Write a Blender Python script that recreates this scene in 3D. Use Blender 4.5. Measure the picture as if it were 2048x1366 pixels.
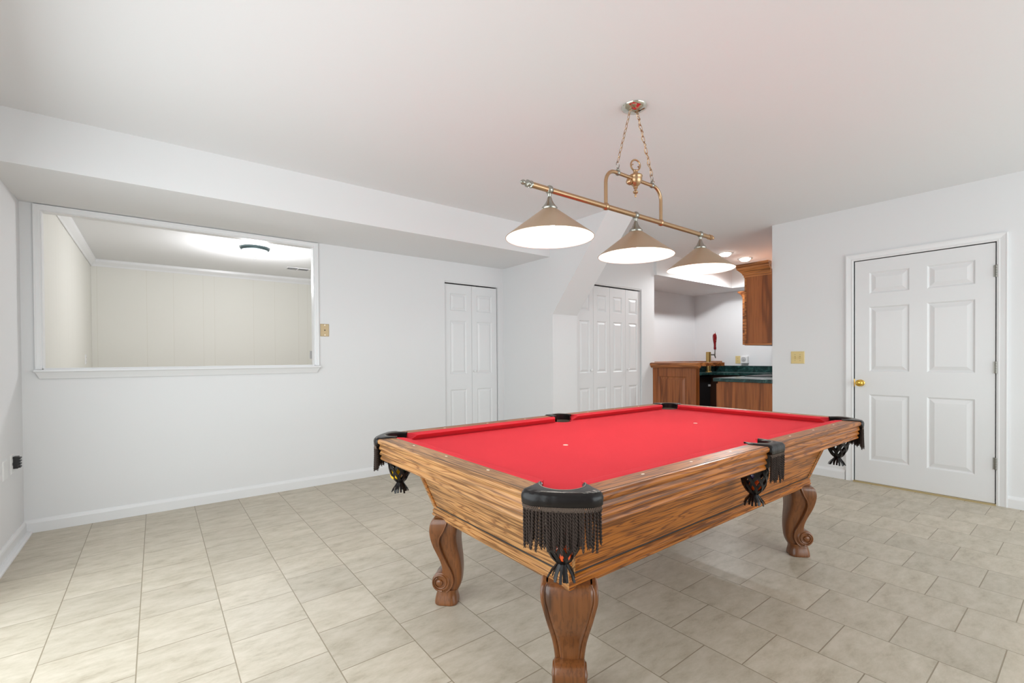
import bpy, bmesh, math, random
from mathutils import Vector, Matrix
random.seed(7)
for o in list(bpy.data.objects): bpy.data.objects.remove(o)
SC = bpy.context.scene
COL = SC.collection

# ---------------------------------------------------------------- camera
YAW, PITCH, ROLL = -0.658532985891026, 0.009432308448212301, -0.0067394324952515
FPX, CYPX = 920.1, 725.16
cam_d = bpy.data.cameras.new('camera'); cam = bpy.data.objects.new('camera', cam_d); COL.objects.link(cam)
cy, sy, cp, sp, cr, sr = math.cos(YAW), math.sin(YAW), math.cos(PITCH), math.sin(PITCH), math.cos(ROLL), math.sin(ROLL)
Ry = Matrix(((cy, 0, sy), (0, 1, 0), (-sy, 0, cy))); Rx = Matrix(((1, 0, 0), (0, cp, -sp), (0, sp, cp)))
Rz = Matrix(((cr, -sr, 0), (sr, cr, 0), (0, 0, 1)))
M = Rz @ Rx @ Ry
def cw(r): return Vector((M[r][0], M[r][2], -M[r][1]))
right, down, fwd = cw(0), cw(1), cw(2)
R3 = Matrix((right, -down, -fwd)).transposed()
cam.matrix_world = Matrix.Translation((0, 0, 1.17)) @ R3.to_4x4()
cam_d.sensor_width = 36; cam_d.lens = FPX / 2048 * 36; cam_d.shift_y = (CYPX - 683) / 2048
cam_d.clip_start = 0.02
SC.camera = cam

# ---------------------------------------------------------------- world, large lights, exposure
W = bpy.data.worlds.new('world'); SC.world = W; W.use_nodes = True
bg = W.node_tree.nodes['Background']; bg.inputs[0].default_value = (0.92, 0.98, 1.0, 1); bg.inputs[1].default_value = .95
SC.view_settings.view_transform = 'Standard'; SC.view_settings.look = 'None'
SC.view_settings.exposure = -0.35; SC.view_settings.gamma = 1.0; SC.view_settings.use_curve_mapping = False
def area(name, loc, rot, sx, sy_, e, col=(1, 1, 1)):
    l = bpy.data.lights.new(name, 'AREA'); l.shape = 'RECTANGLE'; l.size = sx; l.size_y = sy_; l.energy = e; l.color = col
    o = bpy.data.objects.new(name, l); COL.objects.link(o); o.location = loc; o.rotation_euler = rot; return o
area('rear_fill', (3.1, -2.62, 1.20), (math.radians(100), 0, 0), 4.0, 2.1, 110, (0.90, .98, 1.0))  # added fill light behind the camera, no window known there
area('daylight_door', (-.70, 1.7, 1.10), (math.radians(76), 0, math.radians(-84)), 2.9, 1.9, 68, (0.90, .98, 1.0))
def lamp(kind, name, loc, e, col=(1, 1, 1), r=0.03, **k):
    l = bpy.data.lights.new(name, kind); l.energy = e; l.color = col; l.shadow_soft_size = r
    for a, b in k.items(): setattr(l, a, b)
    o = bpy.data.objects.new(name, l); COL.objects.link(o); o.location = loc; return o

# ---------------------------------------------------------------- materials
def new_mat(name):
    m = bpy.data.materials.new(name); m.use_nodes = True
    nt = m.node_tree; return m, nt, nt.nodes['Principled BSDF']
def srgb(r, g, b):
    f = lambda c: (c / 255 / 12.92) if c / 255 <= .04045 else ((c / 255 + .055) / 1.055) ** 2.4
    return (f(r), f(g), f(b), 1)
def plain(name, col, rough=.5, metal=0, bump=0, bscale=200, coat=0, var=0, spec=None):
    m, nt, b = new_mat(name)
    b.inputs['Base Color'].default_value = col; b.inputs['Roughness'].default_value = rough
    b.inputs['Metallic'].default_value = metal
    if coat: b.inputs['Coat Weight'].default_value = coat; b.inputs['Coat Roughness'].default_value = .08
    if spec is not None: b.inputs['Specular IOR Level'].default_value = spec
    tc = nt.nodes.new('ShaderNodeTexCoord')
    if bump:
        n = nt.nodes.new('ShaderNodeTexNoise'); n.inputs['Scale'].default_value = bscale; n.inputs['Detail'].default_value = 3
        nt.links.new(tc.outputs['Object'], n.inputs['Vector'])
        bp = nt.nodes.new('ShaderNodeBump'); bp.inputs['Strength'].default_value = bump; bp.inputs['Distance'].default_value = .002
        nt.links.new(n.outputs['Fac'], bp.inputs['Height']); nt.links.new(bp.outputs[0], b.inputs['Normal'])
    if var:
        n = nt.nodes.new('ShaderNodeTexNoise'); n.inputs['Scale'].default_value = 3.5; n.inputs['Detail'].default_value = 5
        nt.links.new(tc.outputs['Object'], n.inputs['Vector'])
        mx = nt.nodes.new('ShaderNodeMix'); mx.data_type = 'RGBA'
        mx.inputs[6].default_value = tuple(c * (1 - var) for c in col[:3]) + (1,); mx.inputs[7].default_value = tuple(min(1, c * (1 + var)) for c in col[:3]) + (1,)
        nt.links.new(n.outputs['Fac'], mx.inputs[0]); nt.links.new(mx.outputs[2], b.inputs['Base Color'])
    return m
def emit(name, col, s):
    m, nt, b = new_mat(name); b.inputs['Base Color'].default_value = col
    b.inputs['Emission Color'].default_value = col; b.inputs['Emission Strength'].default_value = s
    return m
def wood(name, light, mid, dark, axis, rough=.38, ring=9.0, ringscale=7.0, coat=.25, pore=.75):
    m, nt, b = new_mat(name); N, L = nt.nodes, nt.links
    tc = N.new('ShaderNodeTexCoord')
    mp = N.new('ShaderNodeMapping'); s = [ringscale] * 3; s[axis] = ringscale * .06; mp.inputs['Scale'].default_value = s
    L.new(tc.outputs['Object'], mp.inputs['Vector'])
    n1 = N.new('ShaderNodeTexNoise'); n1.inputs['Scale'].default_value = 1.0; n1.inputs['Detail'].default_value = 3; n1.inputs['Roughness'].default_value = .5
    L.new(mp.outputs[0], n1.inputs['Vector'])
    mu = N.new('ShaderNodeMath'); mu.operation = 'MULTIPLY'; mu.inputs[1].default_value = ring * 6.283
    L.new(n1.outputs['Fac'], mu.inputs[0])
    si = N.new('ShaderNodeMath'); si.operation = 'SINE'; L.new(mu.outputs[0], si.inputs[0])
    mr = N.new('ShaderNodeMapRange'); mr.inputs[1].default_value = -1; mr.inputs[2].default_value = 1; L.new(si.outputs[0], mr.inputs[0])
    cr_ = N.new('ShaderNodeValToRGB'); e = cr_.color_ramp.elements
    e[0].position = 0; e[0].color = dark; e[1].position = 1; e[1].color = light
    q = e.new(.10); q.color = tuple((a + c) / 2 for a, c in zip(dark, mid)); q = e.new(.22); q.color = mid
    L.new(mr.outputs[0], cr_.inputs[0])
    mp2 = N.new('ShaderNodeMapping'); s = [120] * 3; s[axis] = 3.2; mp2.inputs['Scale'].default_value = s
    L.new(tc.outputs['Object'], mp2.inputs['Vector'])
    n2 = N.new('ShaderNodeTexNoise'); n2.inputs['Scale'].default_value = 1; n2.inputs['Detail'].default_value = 2
    L.new(mp2.outputs[0], n2.inputs['Vector'])
    r2 = N.new('ShaderNodeMapRange'); r2.inputs[1].default_value = .50; r2.inputs[2].default_value = .60; r2.inputs[3].default_value = 0; r2.inputs[4].default_value = pore
    L.new(n2.outputs['Fac'], r2.inputs[0])
    mx = N.new('ShaderNodeMix'); mx.data_type = 'RGBA'; mx.inputs[7].default_value = tuple(c * .55 for c in dark[:3]) + (1,)
    L.new(r2.outputs[0], mx.inputs[0]); L.new(cr_.outputs[0], mx.inputs[6])
    mp3 = N.new('ShaderNodeMapping'); s = [5] * 3; s[axis] = 1.2; mp3.inputs['Scale'].default_value = s; L.new(tc.outputs['Object'], mp3.inputs['Vector'])
    n3 = N.new('ShaderNodeTexNoise'); n3.inputs['Scale'].default_value = 1; L.new(mp3.outputs[0], n3.inputs['Vector'])
    r3 = N.new('ShaderNodeMapRange'); r3.inputs[1].default_value = .3; r3.inputs[2].default_value = .7; r3.inputs[3].default_value = .82; r3.inputs[4].default_value = 1.12; L.new(n3.outputs['Fac'], r3.inputs[0])
    vm = N.new('ShaderNodeVectorMath'); vm.operation = 'SCALE'; L.new(mx.outputs[2], vm.inputs[0]); L.new(r3.outputs[0], vm.inputs['Scale'])
    L.new(vm.outputs[0], b.inputs['Base Color'])
    b.inputs['Roughness'].default_value = rough; b.inputs['Specular IOR Level'].default_value = .35; b.inputs['Coat Weight'].default_value = coat; b.inputs['Coat Roughness'].default_value = .18
    bp = N.new('ShaderNodeBump'); bp.inputs['Strength'].default_value = .25; bp.inputs['Distance'].default_value = .001; bp.invert = True
    L.new(r2.outputs[0], bp.inputs['Height']); L.new(bp.outputs[0], b.inputs['Normal'])
    return m

def tile_mat():
    m, nt, b = new_mat('floor_tile'); N, L = nt.nodes, nt.links
    tc = N.new('ShaderNodeTexCoord'); sep = N.new('ShaderNodeSeparateXYZ'); L.new(tc.outputs['Object'], sep.inputs[0])
    P = .3033
    def ma(op, a, v):
        n = N.new('ShaderNodeMath'); n.operation = op; L.new(a, n.inputs[0]); n.inputs[1].default_value = v; return n.outputs[0]
    u = ma('DIVIDE', ma('ADD', sep.outputs['Y'], .0654 + P * 40), P); v = ma('DIVIDE', ma('ADD', sep.outputs['X'], -.2315 + P * 40), P)
    cm = N.new('ShaderNodeCombineXYZ'); L.new(u, cm.inputs[0]); L.new(v, cm.inputs[1])
    br = N.new('ShaderNodeTexBrick'); br.offset = .5; br.offset_frequency = 2; br.squash = 1
    br.inputs['Scale'].default_value = 1; br.inputs['Brick Width'].default_value = 1; br.inputs['Row Height'].default_value = 1
    br.inputs['Mortar Size'].default_value = .0075; br.inputs['Mortar Smooth'].default_value = .25; br.inputs['Bias'].default_value = 0
    br.inputs['Color1'].default_value = (0, 0, 0, 1); br.inputs['Color2'].default_value = (1, 1, 1, 1); br.inputs['Mortar'].default_value = (.5, .5, .5, 1)
    L.new(cm.outputs[0], br.inputs['Vector'])
    # mottled stone with a different offset in every tile
    off = N.new('ShaderNodeVectorMath'); off.operation = 'SCALE'; off.inputs['Scale'].default_value = 37.0; L.new(br.outputs['Color'], off.inputs[0])
    ad = N.new('ShaderNodeVectorMath'); ad.operation = 'ADD'; L.new(tc.outputs['Object'], ad.inputs[0]); L.new(off.outputs[0], ad.inputs[1])
    mp = N.new('ShaderNodeMapping'); mp.inputs['Scale'].default_value = (7, 16, 1); mp.inputs['Rotation'].default_value = (0, 0, .5); L.new(ad.outputs[0], mp.inputs['Vector'])
    n = N.new('ShaderNodeTexNoise'); n.inputs['Scale'].default_value = 1; n.inputs['Detail'].default_value = 11; n.inputs['Roughness'].default_value = .74; n.inputs['Distortion'].default_value = .15
    L.new(mp.outputs[0], n.inputs['Vector'])
    cr_ = N.new('ShaderNodeValToRGB'); e = cr_.color_ramp.elements
    e[0].position = .3; e[0].color = srgb(168, 157, 138); e[1].position = .62; e[1].color = srgb(203, 193, 177); q = e.new(.45); q.color = srgb(190, 180, 162)
    L.new(n.outputs['Fac'], cr_.inputs[0])
    tv = N.new('ShaderNodeMapRange'); tv.inputs[3].default_value = .93; tv.inputs[4].default_value = 1.05; L.new(br.outputs['Color'], tv.inputs[0])
    vm = N.new('ShaderNodeVectorMath'); vm.operation = 'SCALE'; L.new(cr_.outputs[0], vm.inputs[0]); L.new(tv.outputs[0], vm.inputs['Scale'])
    mx = N.new('ShaderNodeMix'); mx.data_type = 'RGBA'; L.new(br.outputs['Fac'], mx.inputs[0]); L.new(vm.outputs[0], mx.inputs[6]); mx.inputs[7].default_value = srgb(150, 138, 118)
    L.new(mx.outputs[2], b.inputs['Base Color'])
    b.inputs['Roughness'].default_value = .42; b.inputs['Specular IOR Level'].default_value = .4
    inv = ma('MULTIPLY', br.outputs['Fac'], -1.0); nn = ma('MULTIPLY', n.outputs['Fac'], .25)
    sm = N.new('ShaderNodeMath'); sm.operation = 'ADD'; L.new(inv, sm.inputs[0]); L.new(nn, sm.inputs[1])
    bp = N.new('ShaderNodeBump'); bp.inputs['Strength'].default_value = .5; bp.inputs['Distance'].default_value = .003
    L.new(sm.outputs[0], bp.inputs['Height']); L.new(bp.outputs[0], b.inputs['Normal'])
    return m
def panel_mat():
    m, nt, b = new_mat('cream_panelling'); N, L = nt.nodes, nt.links
    tc = N.new('ShaderNodeTexCoord'); sep = N.new('ShaderNodeSeparateXYZ'); L.new(tc.outputs['Object'], sep.inputs[0])
    a = N.new('ShaderNodeMath'); a.operation = 'ADD'; L.new(sep.outputs['X'], a.inputs[0]); L.new(sep.outputs['Y'], a.inputs[1])
    hs = []
    for per, of in ((1.22, .03), (.61, .16), (1.22, .49)):
        p = N.new('ShaderNodeMath'); p.operation = 'ADD'; p.inputs[1].default_value = 10 + of; L.new(a.outputs[0], p.inputs[0])
        q = N.new('ShaderNodeMath'); q.operation = 'MODULO'; q.inputs[1].default_value = per; L.new(p.outputs[0], q.inputs[0])
        r = N.new('ShaderNodeMath'); r.operation = 'LESS_THAN'; r.inputs[1].default_value = .006; L.new(q.outputs[0], r.inputs[0]); hs.append(r.outputs[0])
    s = hs[0]
    for h in hs[1:]:
        x = N.new('ShaderNodeMath'); x.operation = 'MAXIMUM'; L.new(s, x.inputs[0]); L.new(h, x.inputs[1]); s = x.outputs[0]
    mx = N.new('ShaderNodeMix'); mx.data_type = 'RGBA'; L.new(s, mx.inputs[0]); mx.inputs[6].default_value = srgb(229, 227, 220); mx.inputs[7].default_value = srgb(223, 220, 211)
    L.new(mx.outputs[2], b.inputs['Base Color']); b.inputs['Roughness'].default_value = .6
    bp = N.new('ShaderNodeBump'); bp.invert = True; bp.inputs['Distance'].default_value = .003; bp.inputs['Strength'].default_value = .5
    L.new(s, bp.inputs['Height']); L.new(bp.outputs[0], b.inputs['Normal'])
    return m
def green_mat():
    m, nt, b = new_mat('green_marble_laminate'); N, L = nt.nodes, nt.links
    tc = N.new('ShaderNodeTexCoord'); n = N.new('ShaderNodeTexNoise'); n.inputs['Scale'].default_value = 9; n.inputs['Detail'].default_value = 8; n.inputs['Roughness'].default_value = .7; n.inputs['Distortion'].default_value = 1.2
    L.new(tc.outputs['Object'], n.inputs['Vector']); c = N.new('ShaderNodeValToRGB'); e = c.color_ramp.elements
    e[0].position = .35; e[0].color = srgb(14, 34, 34); e[1].position = .72; e[1].color = srgb(70, 108, 104); q = e.new(.52); q.color = srgb(30, 62, 60)
    L.new(n.outputs['Fac'], c.inputs[0]); L.new(c.outputs[0], b.inputs['Base Color']); b.inputs['Roughness'].default_value = .22
    return m

WHITE = plain('white_wall_paint', (.80, .80, .81, 1), .75, bump=.03, bscale=90)
CEIL = plain('white_ceiling_paint', (.80, .80, .805, 1), .85, bump=.03, bscale=90)
TRIM = plain('white_gloss_trim', (.82, .82, .83, 1), .32, bump=.02, bscale=40)
DOORW = plain('white_door_paint', (.80, .80, .81, 1), .36, bump=.05, bscale=60)
TILE = tile_mat(); PANEL = panel_mat(); GREEN = green_mat()
OAKX = wood('honey_oak_along_shaded', srgb(184, 110, 38), srgb(170, 98, 32), srgb(122, 66, 22), 0, ring=18, ringscale=15, coat=.1)  # grain along X; deeper tone paints in the shade on the long sides
OAKY = wood('honey_oak_across_lit', srgb(188, 138, 86), srgb(176, 124, 74), srgb(136, 90, 50), 1, ring=18, ringscale=15, coat=.12)  # same oak, grain along Y; paler tone paints in light on the ends
OAKZ = wood('honey_oak_upright', srgb(126, 75, 37), srgb(108, 62, 29), srgb(74, 42, 20), 2, ring=2.5, ringscale=9, pore=.3, coat=.5, rough=.3)
CABZ = wood('red_oak_upright', srgb(162, 94, 48), srgb(150, 84, 40), srgb(120, 64, 28), 2, ring=5, ringscale=6, pore=.35)
CABX = wood('red_oak_along', srgb(180, 112, 60), srgb(160, 94, 48), srgb(112, 60, 28), 0, ring=5)
CABY = wood('red_oak_across', srgb(190, 120, 64), srgb(170, 102, 50), srgb(120, 66, 30), 1, ring=5)
FELT = plain('red_billiard_cloth', srgb(212, 54, 64), .95, bump=.25, bscale=900, var=.04, spec=.15)

LEATHER = plain('dark_brown_leather', srgb(22, 17, 17), .28, bump=.06, bscale=300, spec=.32)
FRINGE = plain('brown_yarn', srgb(58, 45, 39), .95, bump=.5, bscale=1500)
THREAD = plain('grey_thread', srgb(150, 145, 135), .8, bump=.2)
PEARL = plain('pearl_inlay', srgb(232, 226, 208), .3, bump=.02)
BRASS = plain('brushed_antique_brass', srgb(188, 154, 120), .3, 1, bump=.04, bscale=300)
NICKEL = plain('aged_nickel', srgb(160, 158, 150), .28, 1, bump=.04, bscale=300)
SHADE = plain('satin_tan_metal', srgb(196, 174, 150), .42, .85, bump=.03, bscale=200)
CHROME = plain('polished_nickel', srgb(210, 205, 195), .12, 1, bump=.01)
LINER = plain('white_enamel', (.92, .91, .88, 1), .5, bump=.02)
BULB = emit('lit_bulb', (1.0, .93, .82, 1), 60)
GLOW = emit('lit_recessed_bulb', (1.0, .95, .88, 1), 25)
GLASSW = emit('lit_frosted_glass', (.95, .98, 1.0, 1), 2.5)
GOLD = plain('polished_brass', srgb(232, 190, 90), .12, 1, bump=.01)
STEEL = plain('grey_steel', srgb(140, 138, 132), .35, 1, bump=.05)
ALMOND = plain('almond_plastic', srgb(224, 200, 140), .4, bump=.02)
TANPL = plain('tan_metal_plate', srgb(186, 164, 128), .4, .3, bump=.05)
WPLAS = plain('white_plastic', (.82, .82, .82, 1), .35, bump=.02)
GPLAS = plain('pale_grey_plastic', srgb(190, 190, 192), .4, bump=.02)
BLACK = plain('black_plastic', (.012, .012, .013, 1), .4, bump=.03)
DARKM = plain('dark_slot', (.02, .02, .02, 1), .6, bump=.05)
REDH = plain('dark_red_lacquer', srgb(112, 18, 24), .2, bump=.1, bscale=80, coat=.5)
ORANGE = plain('orange_ball', srgb(240, 84, 10), .08, bump=.005, coat=.6)
YELLOW = plain('yellow_ball', srgb(244, 190, 14), .08, bump=.005, coat=.6)
PURPLE = plain('purple_ball', srgb(58, 36, 96), .08, bump=.005, coat=.6)
GREENB = plain('green_ball', srgb(20, 96, 50), .08, bump=.005, coat=.6)
SILL = plain('brass_threshold', srgb(190, 170, 125), .4, .4, bump=.05)

# ---------------------------------------------------------------- helpers
def thing(name, label, cat, loc=(0, 0, 0), group=None):
    o = bpy.data.objects.new(name, None); COL.objects.link(o); o.location = loc; o.empty_display_size = .1
    o['label'] = label; o['category'] = cat
    if group: o['group'] = group
    return o
def base(o):
    p = Vector((0, 0, 0))
    while o is not None: p += Vector(o.location); o = o.parent
    return p
def obj(name, bm, mat, parent=None, smooth=False, bevel=0, origin=None):
    """bm is in world coordinates; the object's origin is put at origin / the parent's origin"""
    me = bpy.data.meshes.new(name); org = Vector(origin) if origin is not None else (base(parent) if parent else Vector((0, 0, 0)))
    bmesh.ops.recalc_face_normals(bm, faces=bm.faces)
    bm.transform(Matrix.Translation(-org)); bm.to_mesh(me); bm.free()
    me.materials.append(mat)
    if smooth:
        for p in me.polygons: p.use_smooth = True
        me.set_sharp_from_angle(angle=math.radians(40))
    o = bpy.data.objects.new(name, me); COL.objects.link(o)
    if parent: o.parent = parent; o.location = org - base(parent)
    else: o.location = org
    if bevel:
        m = o.modifiers.new('bevel', 'BEVEL'); m.width = bevel; m.segments = 2; m.limit_method = 'ANGLE'; m.angle_limit = math.radians(50)
    return o
def tag(o, label, cat, group=None):
    o['label'] = label; o['category'] = cat
    if group: o['group'] = group
    return o
def struct(name, bm, mat, parent=None, **k):
    o = obj(name, bm, mat, parent, **k)
    if not parent: o['kind'] = 'structure'
    return o
def NB(): return bmesh.new()
def box(bm, x0, x1, y0, y1, z0, z1):
    v = [bm.verts.new((x, y, z)) for x in (x0, x1) for y in (y0, y1) for z in (z0, z1)]
    for f in ((0, 1, 3, 2), (4, 6, 7, 5), (0, 4, 5, 1), (2, 3, 7, 6), (0, 2, 6, 4), (1, 5, 7, 3)): bm.faces.new([v[i] for i in f])
    return v
def prism(bm, pts, fn, t0, t1):
    """polygon pts (a,b), fn(a,b,t)->xyz"""
    A = [bm.verts.new(fn(a, b, t0)) for a, b in pts]; B = [bm.verts.new(fn(a, b, t1)) for a, b in pts]
    n = len(pts)
    bm.faces.new(A); bm.faces.new(B[::-1])
    for i in range(n): bm.faces.new((A[i], A[(i + 1) % n], B[(i + 1) % n], B[i]))
def loft(bm, rings, cap=True, close=False):
    R = [[bm.verts.new(p) for p in r] for r in rings]; n = len(R[0])
    rr = list(zip(R, R[1:])) + ([(R[-1], R[0])] if close else [])
    for a, b in rr:
        for i in range(n): bm.faces.new((a[i], a[(i + 1) % n], b[(i + 1) % n], b[i]))
    if cap and not close: bm.faces.new(R[0]); bm.faces.new(R[-1][::-1])
def lathe(bm, prof, c, axis=(0, 0, 1), n=24, cap=True):
    """prof: (r, h) along axis from point c"""
    ax = Vector(axis).normalized(); t = Vector((1, 0, 0)) if abs(ax.x) < .9 else Vector((0, 1, 0))
    e1 = ax.cross(t).normalized(); e2 = ax.cross(e1); c = Vector(c)
    loft(bm, [[c + ax * h + (e1 * math.cos(2 * math.pi * i / n) + e2 * math.sin(2 * math.pi * i / n)) * max(r, 1e-4) for i in range(n)] for r, h in prof], cap)
def tube(bm, pts, r, n=10, close=False):
    pts = [Vector(p) for p in pts]; m = len(pts); rings = []; prev = None
    for i, p in enumerate(pts):
        a = pts[(i - 1) % m] if (close or i > 0) else p; b = pts[(i + 1) % m] if (close or i < m - 1) else p
        d = (b - a).normalized()
        if prev is None:
            t = Vector((0, 0, 1)) if abs(d.z) < .9 else Vector((1, 0, 0)); e1 = d.cross(t).normalized()
        else: e1 = (prev - d * prev.dot(d)).normalized()
        prev = e1; e2 = d.cross(e1); rr = r[i] if isinstance(r, (list, tuple)) else r
        rings.append([p + (e1 * math.cos(2 * math.pi * k / n) + e2 * math.sin(2 * math.pi * k / n)) * rr for k in range(n)])
    loft(bm, rings, True, close)
def sphere(bm, c, r, n=20):
    bmesh.ops.create_uvsphere(bm, u_segments=n, v_segments=n * 2 // 3, radius=r, matrix=Matrix.Translation(c))
def grid_wall(bm, fn, us, zs, holes, t0, t1):
    """wall slab in (u,z) with rectangular holes; fn(u,z,t)"""
    US = sorted(set(us + [h[0] for h in holes] + [h[1] for h in holes])); ZS = sorted(set(zs + [h[2] for h in holes] + [h[3] for h in holes]))
    inside = lambda u, z: any(h[0] < u < h[1] and h[2] < z < h[3] for h in holes)
    cell = {}
    for i in range(len(US) - 1):
        for j in range(len(ZS) - 1):
            cell[i, j] = not inside((US[i] + US[i + 1]) / 2, (ZS[j] + ZS[j + 1]) / 2)
    V = {}
    def v(i, j, t):
        k = (i, j, t)
        if k not in V: V[k] = bm.verts.new(fn(US[i], ZS[j], t0 if t == 0 else t1))
        return V[k]
    for (i, j), s in cell.items():
        if not s: continue
        bm.faces.new((v(i, j, 0), v(i + 1, j, 0), v(i + 1, j + 1, 0), v(i, j + 1, 0)))
        bm.faces.new((v(i, j, 1), v(i, j + 1, 1), v(i + 1, j + 1, 1), v(i + 1, j, 1)))
        for di, dj, a, b in ((-1, 0, (i, j), (i, j + 1)), (1, 0, (i + 1, j), (i + 1, j + 1)), (0, -1, (i, j), (i + 1, j)), (0, 1, (i, j + 1), (i + 1, j + 1))):
            if not cell.get((i + di, j + dj), False):
                bm.faces.new((v(*a, 0), v(*b, 0), v(*b, 1), v(*a, 1)))
def panel_door(bm, fn, u0, u1, z0, z1, panels, th, rec=.009, flat=.006, sl=.012, fs=.03):
    """moulded door: fn(u,z,d) with d=0 at the face, positive going inwards"""
    US = sorted({u0, u1} | {p[0] for p in panels} | {p[1] for p in panels}); ZS = sorted({z0, z1} | {p[2] for p in panels} | {p[3] for p in panels})
    for i in range(len(US) - 1):
        for j in range(len(ZS) - 1):
            cu, cz = (US[i] + US[i + 1]) / 2, (ZS[j] + ZS[j + 1]) / 2
            if any(p[0] < cu < p[1] and p[2] < cz < p[3] for p in panels): continue
            bm.faces.new([bm.verts.new(fn(*q, 0)) for q in ((US[i], ZS[j]), (US[i + 1], ZS[j]), (US[i + 1], ZS[j + 1]), (US[i], ZS[j + 1]))])
    for p in panels:
        ins = [(0, 0), (sl * .35, rec * .25), (sl, rec), (sl + flat, rec), (sl + flat + fs, .001)]
        R = []
        for k, d in ins:
            R.append([bm.verts.new(fn(a, b, d)) for a, b in ((p[0] + k, p[2] + k), (p[1] - k, p[2] + k), (p[1] - k, p[3] - k), (p[0] + k, p[3] - k))])
        for a, b in zip(R, R[1:]):
            for i in range(4): bm.faces.new((a[i], a[(i + 1) % 4], b[(i + 1) % 4], b[i]))
        bm.faces.new(R[-1])
    c = [(u0, z0), (u1, z0), (u1, z1), (u0, z1)]
    F = [bm.verts.new(fn(a, b, 0)) for a, b in c]; B = [bm.verts.new(fn(a, b, th)) for a, b in c]
    for i in range(4): bm.faces.new((F[i], F[(i + 1) % 4], B[(i + 1) % 4], B[i]))
    bm.faces.new(B)
    bmesh.ops.remove_doubles(bm, verts=bm.verts, dist=1e-5)

# ================================================================ ROOM
WY, WX, XC, YS, ZC = 4.49, 5.16, 3.345, 3.65, 2.55
bm = NB(); box(bm, -.84, 7.72, -2.82, 7.74, -.1, 0); struct('floor', bm, TILE)
bm = NB(); box(bm, -.84, 7.72, -2.7, 4.61, ZC, ZC + .1); struct('ceiling', bm, CEIL)
bm = NB(); grid_wall(bm, lambda u, z, t: (t, u, z), [-2.7, WY], [0, ZC], [(.2, 3.2, .06, 2.15)], -.84, -.72); struct('wall_left', bm, WHITE)
bm = NB(); grid_wall(bm, lambda u, z, t: (u, t, z), [-.84, 7.72], [0, ZC], [(-.62, 1.165, 1.12, 2.212), (2.538, 3.267, -.01, 2.036)], WY, WY + .065)
box(bm, 3.345, 7.72, WY + .065, WY + .12, 0, ZC)
struct('wall_back', bm, WHITE)
bm = NB(); prism(bm, [(3.612, 0), (3.612, 1.638), (2.84, ZC), (WY, ZC), (WY, 0)], lambda a, b, t: (t, a, b), XC, 3.712); struct('wall_stair', bm, WHITE)
bm = NB(); grid_wall(bm, lambda u, z, t: (u, t, z), [3.712, 5.20], [0, ZC], [(3.745, 4.933, -.01, 2.042)], YS, YS + .12)
box(bm, 5.10, 5.20, YS + .12, WY, 0, ZC); struct('wall_closet', bm, WHITE)
bm = NB(); grid_wall(bm, lambda u, z, t: (t, u, z), [-2.7, 2.165], [0, ZC], [(.522, 1.445, -.01, 2.05)], WX, WX + .12); struct('wall_right', bm, WHITE)
bm = NB(); grid_wall(bm, lambda u, z, t: (u, t, z), [-.84, 5.28], [0, ZC], [(1.05, 5.12, .12, 2.30)], -2.82, -2.7); struct('wall_front', bm, WHITE)  # unseen wall behind the camera, opening added to suit the fill light
bm = NB(); box(bm, WX + .12, 7.72, 2.045, 2.165, 0, ZC); struct('wall_bar_side', bm, WHITE)
bm = NB(); box(bm, 7.6, 7.72, 2.165, WY, 0, ZC); struct('wall_bar_end', bm, WHITE)
bm = NB(); box(bm, -.72, XC, YS, WY, 2.252, ZC); struct('ceiling_soffit', bm, CEIL)
bm = NB(); prism(bm, [(5.20, 3.61), (7.18, 3.61), (7.18, 2.165), (7.6, 2.165), (7.6, WY), (5.20, WY)], lambda a, b, t: (a, b, t), 2.25, ZC); struct('ceiling_bar_soffit', bm, CEIL)
# closet interiors (dark behind the bifold doors) and behind the right door
bm = NB(); box(bm, 2.40, 3.40, 5.1, 5.15, 0, 2.5); box(bm, 2.40, 2.45, WY + .066, 5.1, 0, 2.5); box(bm, 3.35, 3.40, WY + .13, 5.1, 0, 2.5); box(bm, 2.40, 3.40, WY + .066, 5.15, 2.5, 2.55); struct('wall_closet_lining', bm, WHITE)
bm = NB(); box(bm, 5.6, 5.65, .3, 1.7, 0, 2.4); box(bm, 5.28, 5.65, .25, .3, 0, 2.4); box(bm, 5.28, 5.65, 1.7, 1.75, 0, 2.4); box(bm, 5.28, 5.65, .25, 1.75, 2.4, 2.45); struct('wall_beyond_door', bm, WHITE)
# room beyond the pass-through opening
bm = NB(); box(bm, -.74, -.621, WY + .066, 7.74, 0, 2.42); struct('wall_beyond_left', bm, PANEL)
bm = NB(); box(bm, -.62, 2.4, 7.62, 7.74, 0, 2.42); struct('wall_beyond_back', bm, PANEL)
bm = NB(); box(bm, 2.28, 2.4, WY + .066, 7.62, 0, 2.42); struct('wall_beyond_right', bm, PANEL)
bm = NB(); box(bm, -.74, 2.4, WY + .066, 7.74, 2.42, 2.5); struct('ceiling_beyond', bm, CEIL)
crown = [(0, 2.42), (0, 2.34), (.009, 2.336), (.016, 2.356), (.05, 2.39), (.055, 2.42)]
bm = NB()
prism(bm, crown, lambda a, b, t: (-.621 + a, t, b), WY + .066, 7.62); prism(bm, crown, lambda a, b, t: (t, 7.62 - a, b), -.621, 2.28); struct('trim_1', bm, TRIM)

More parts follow.
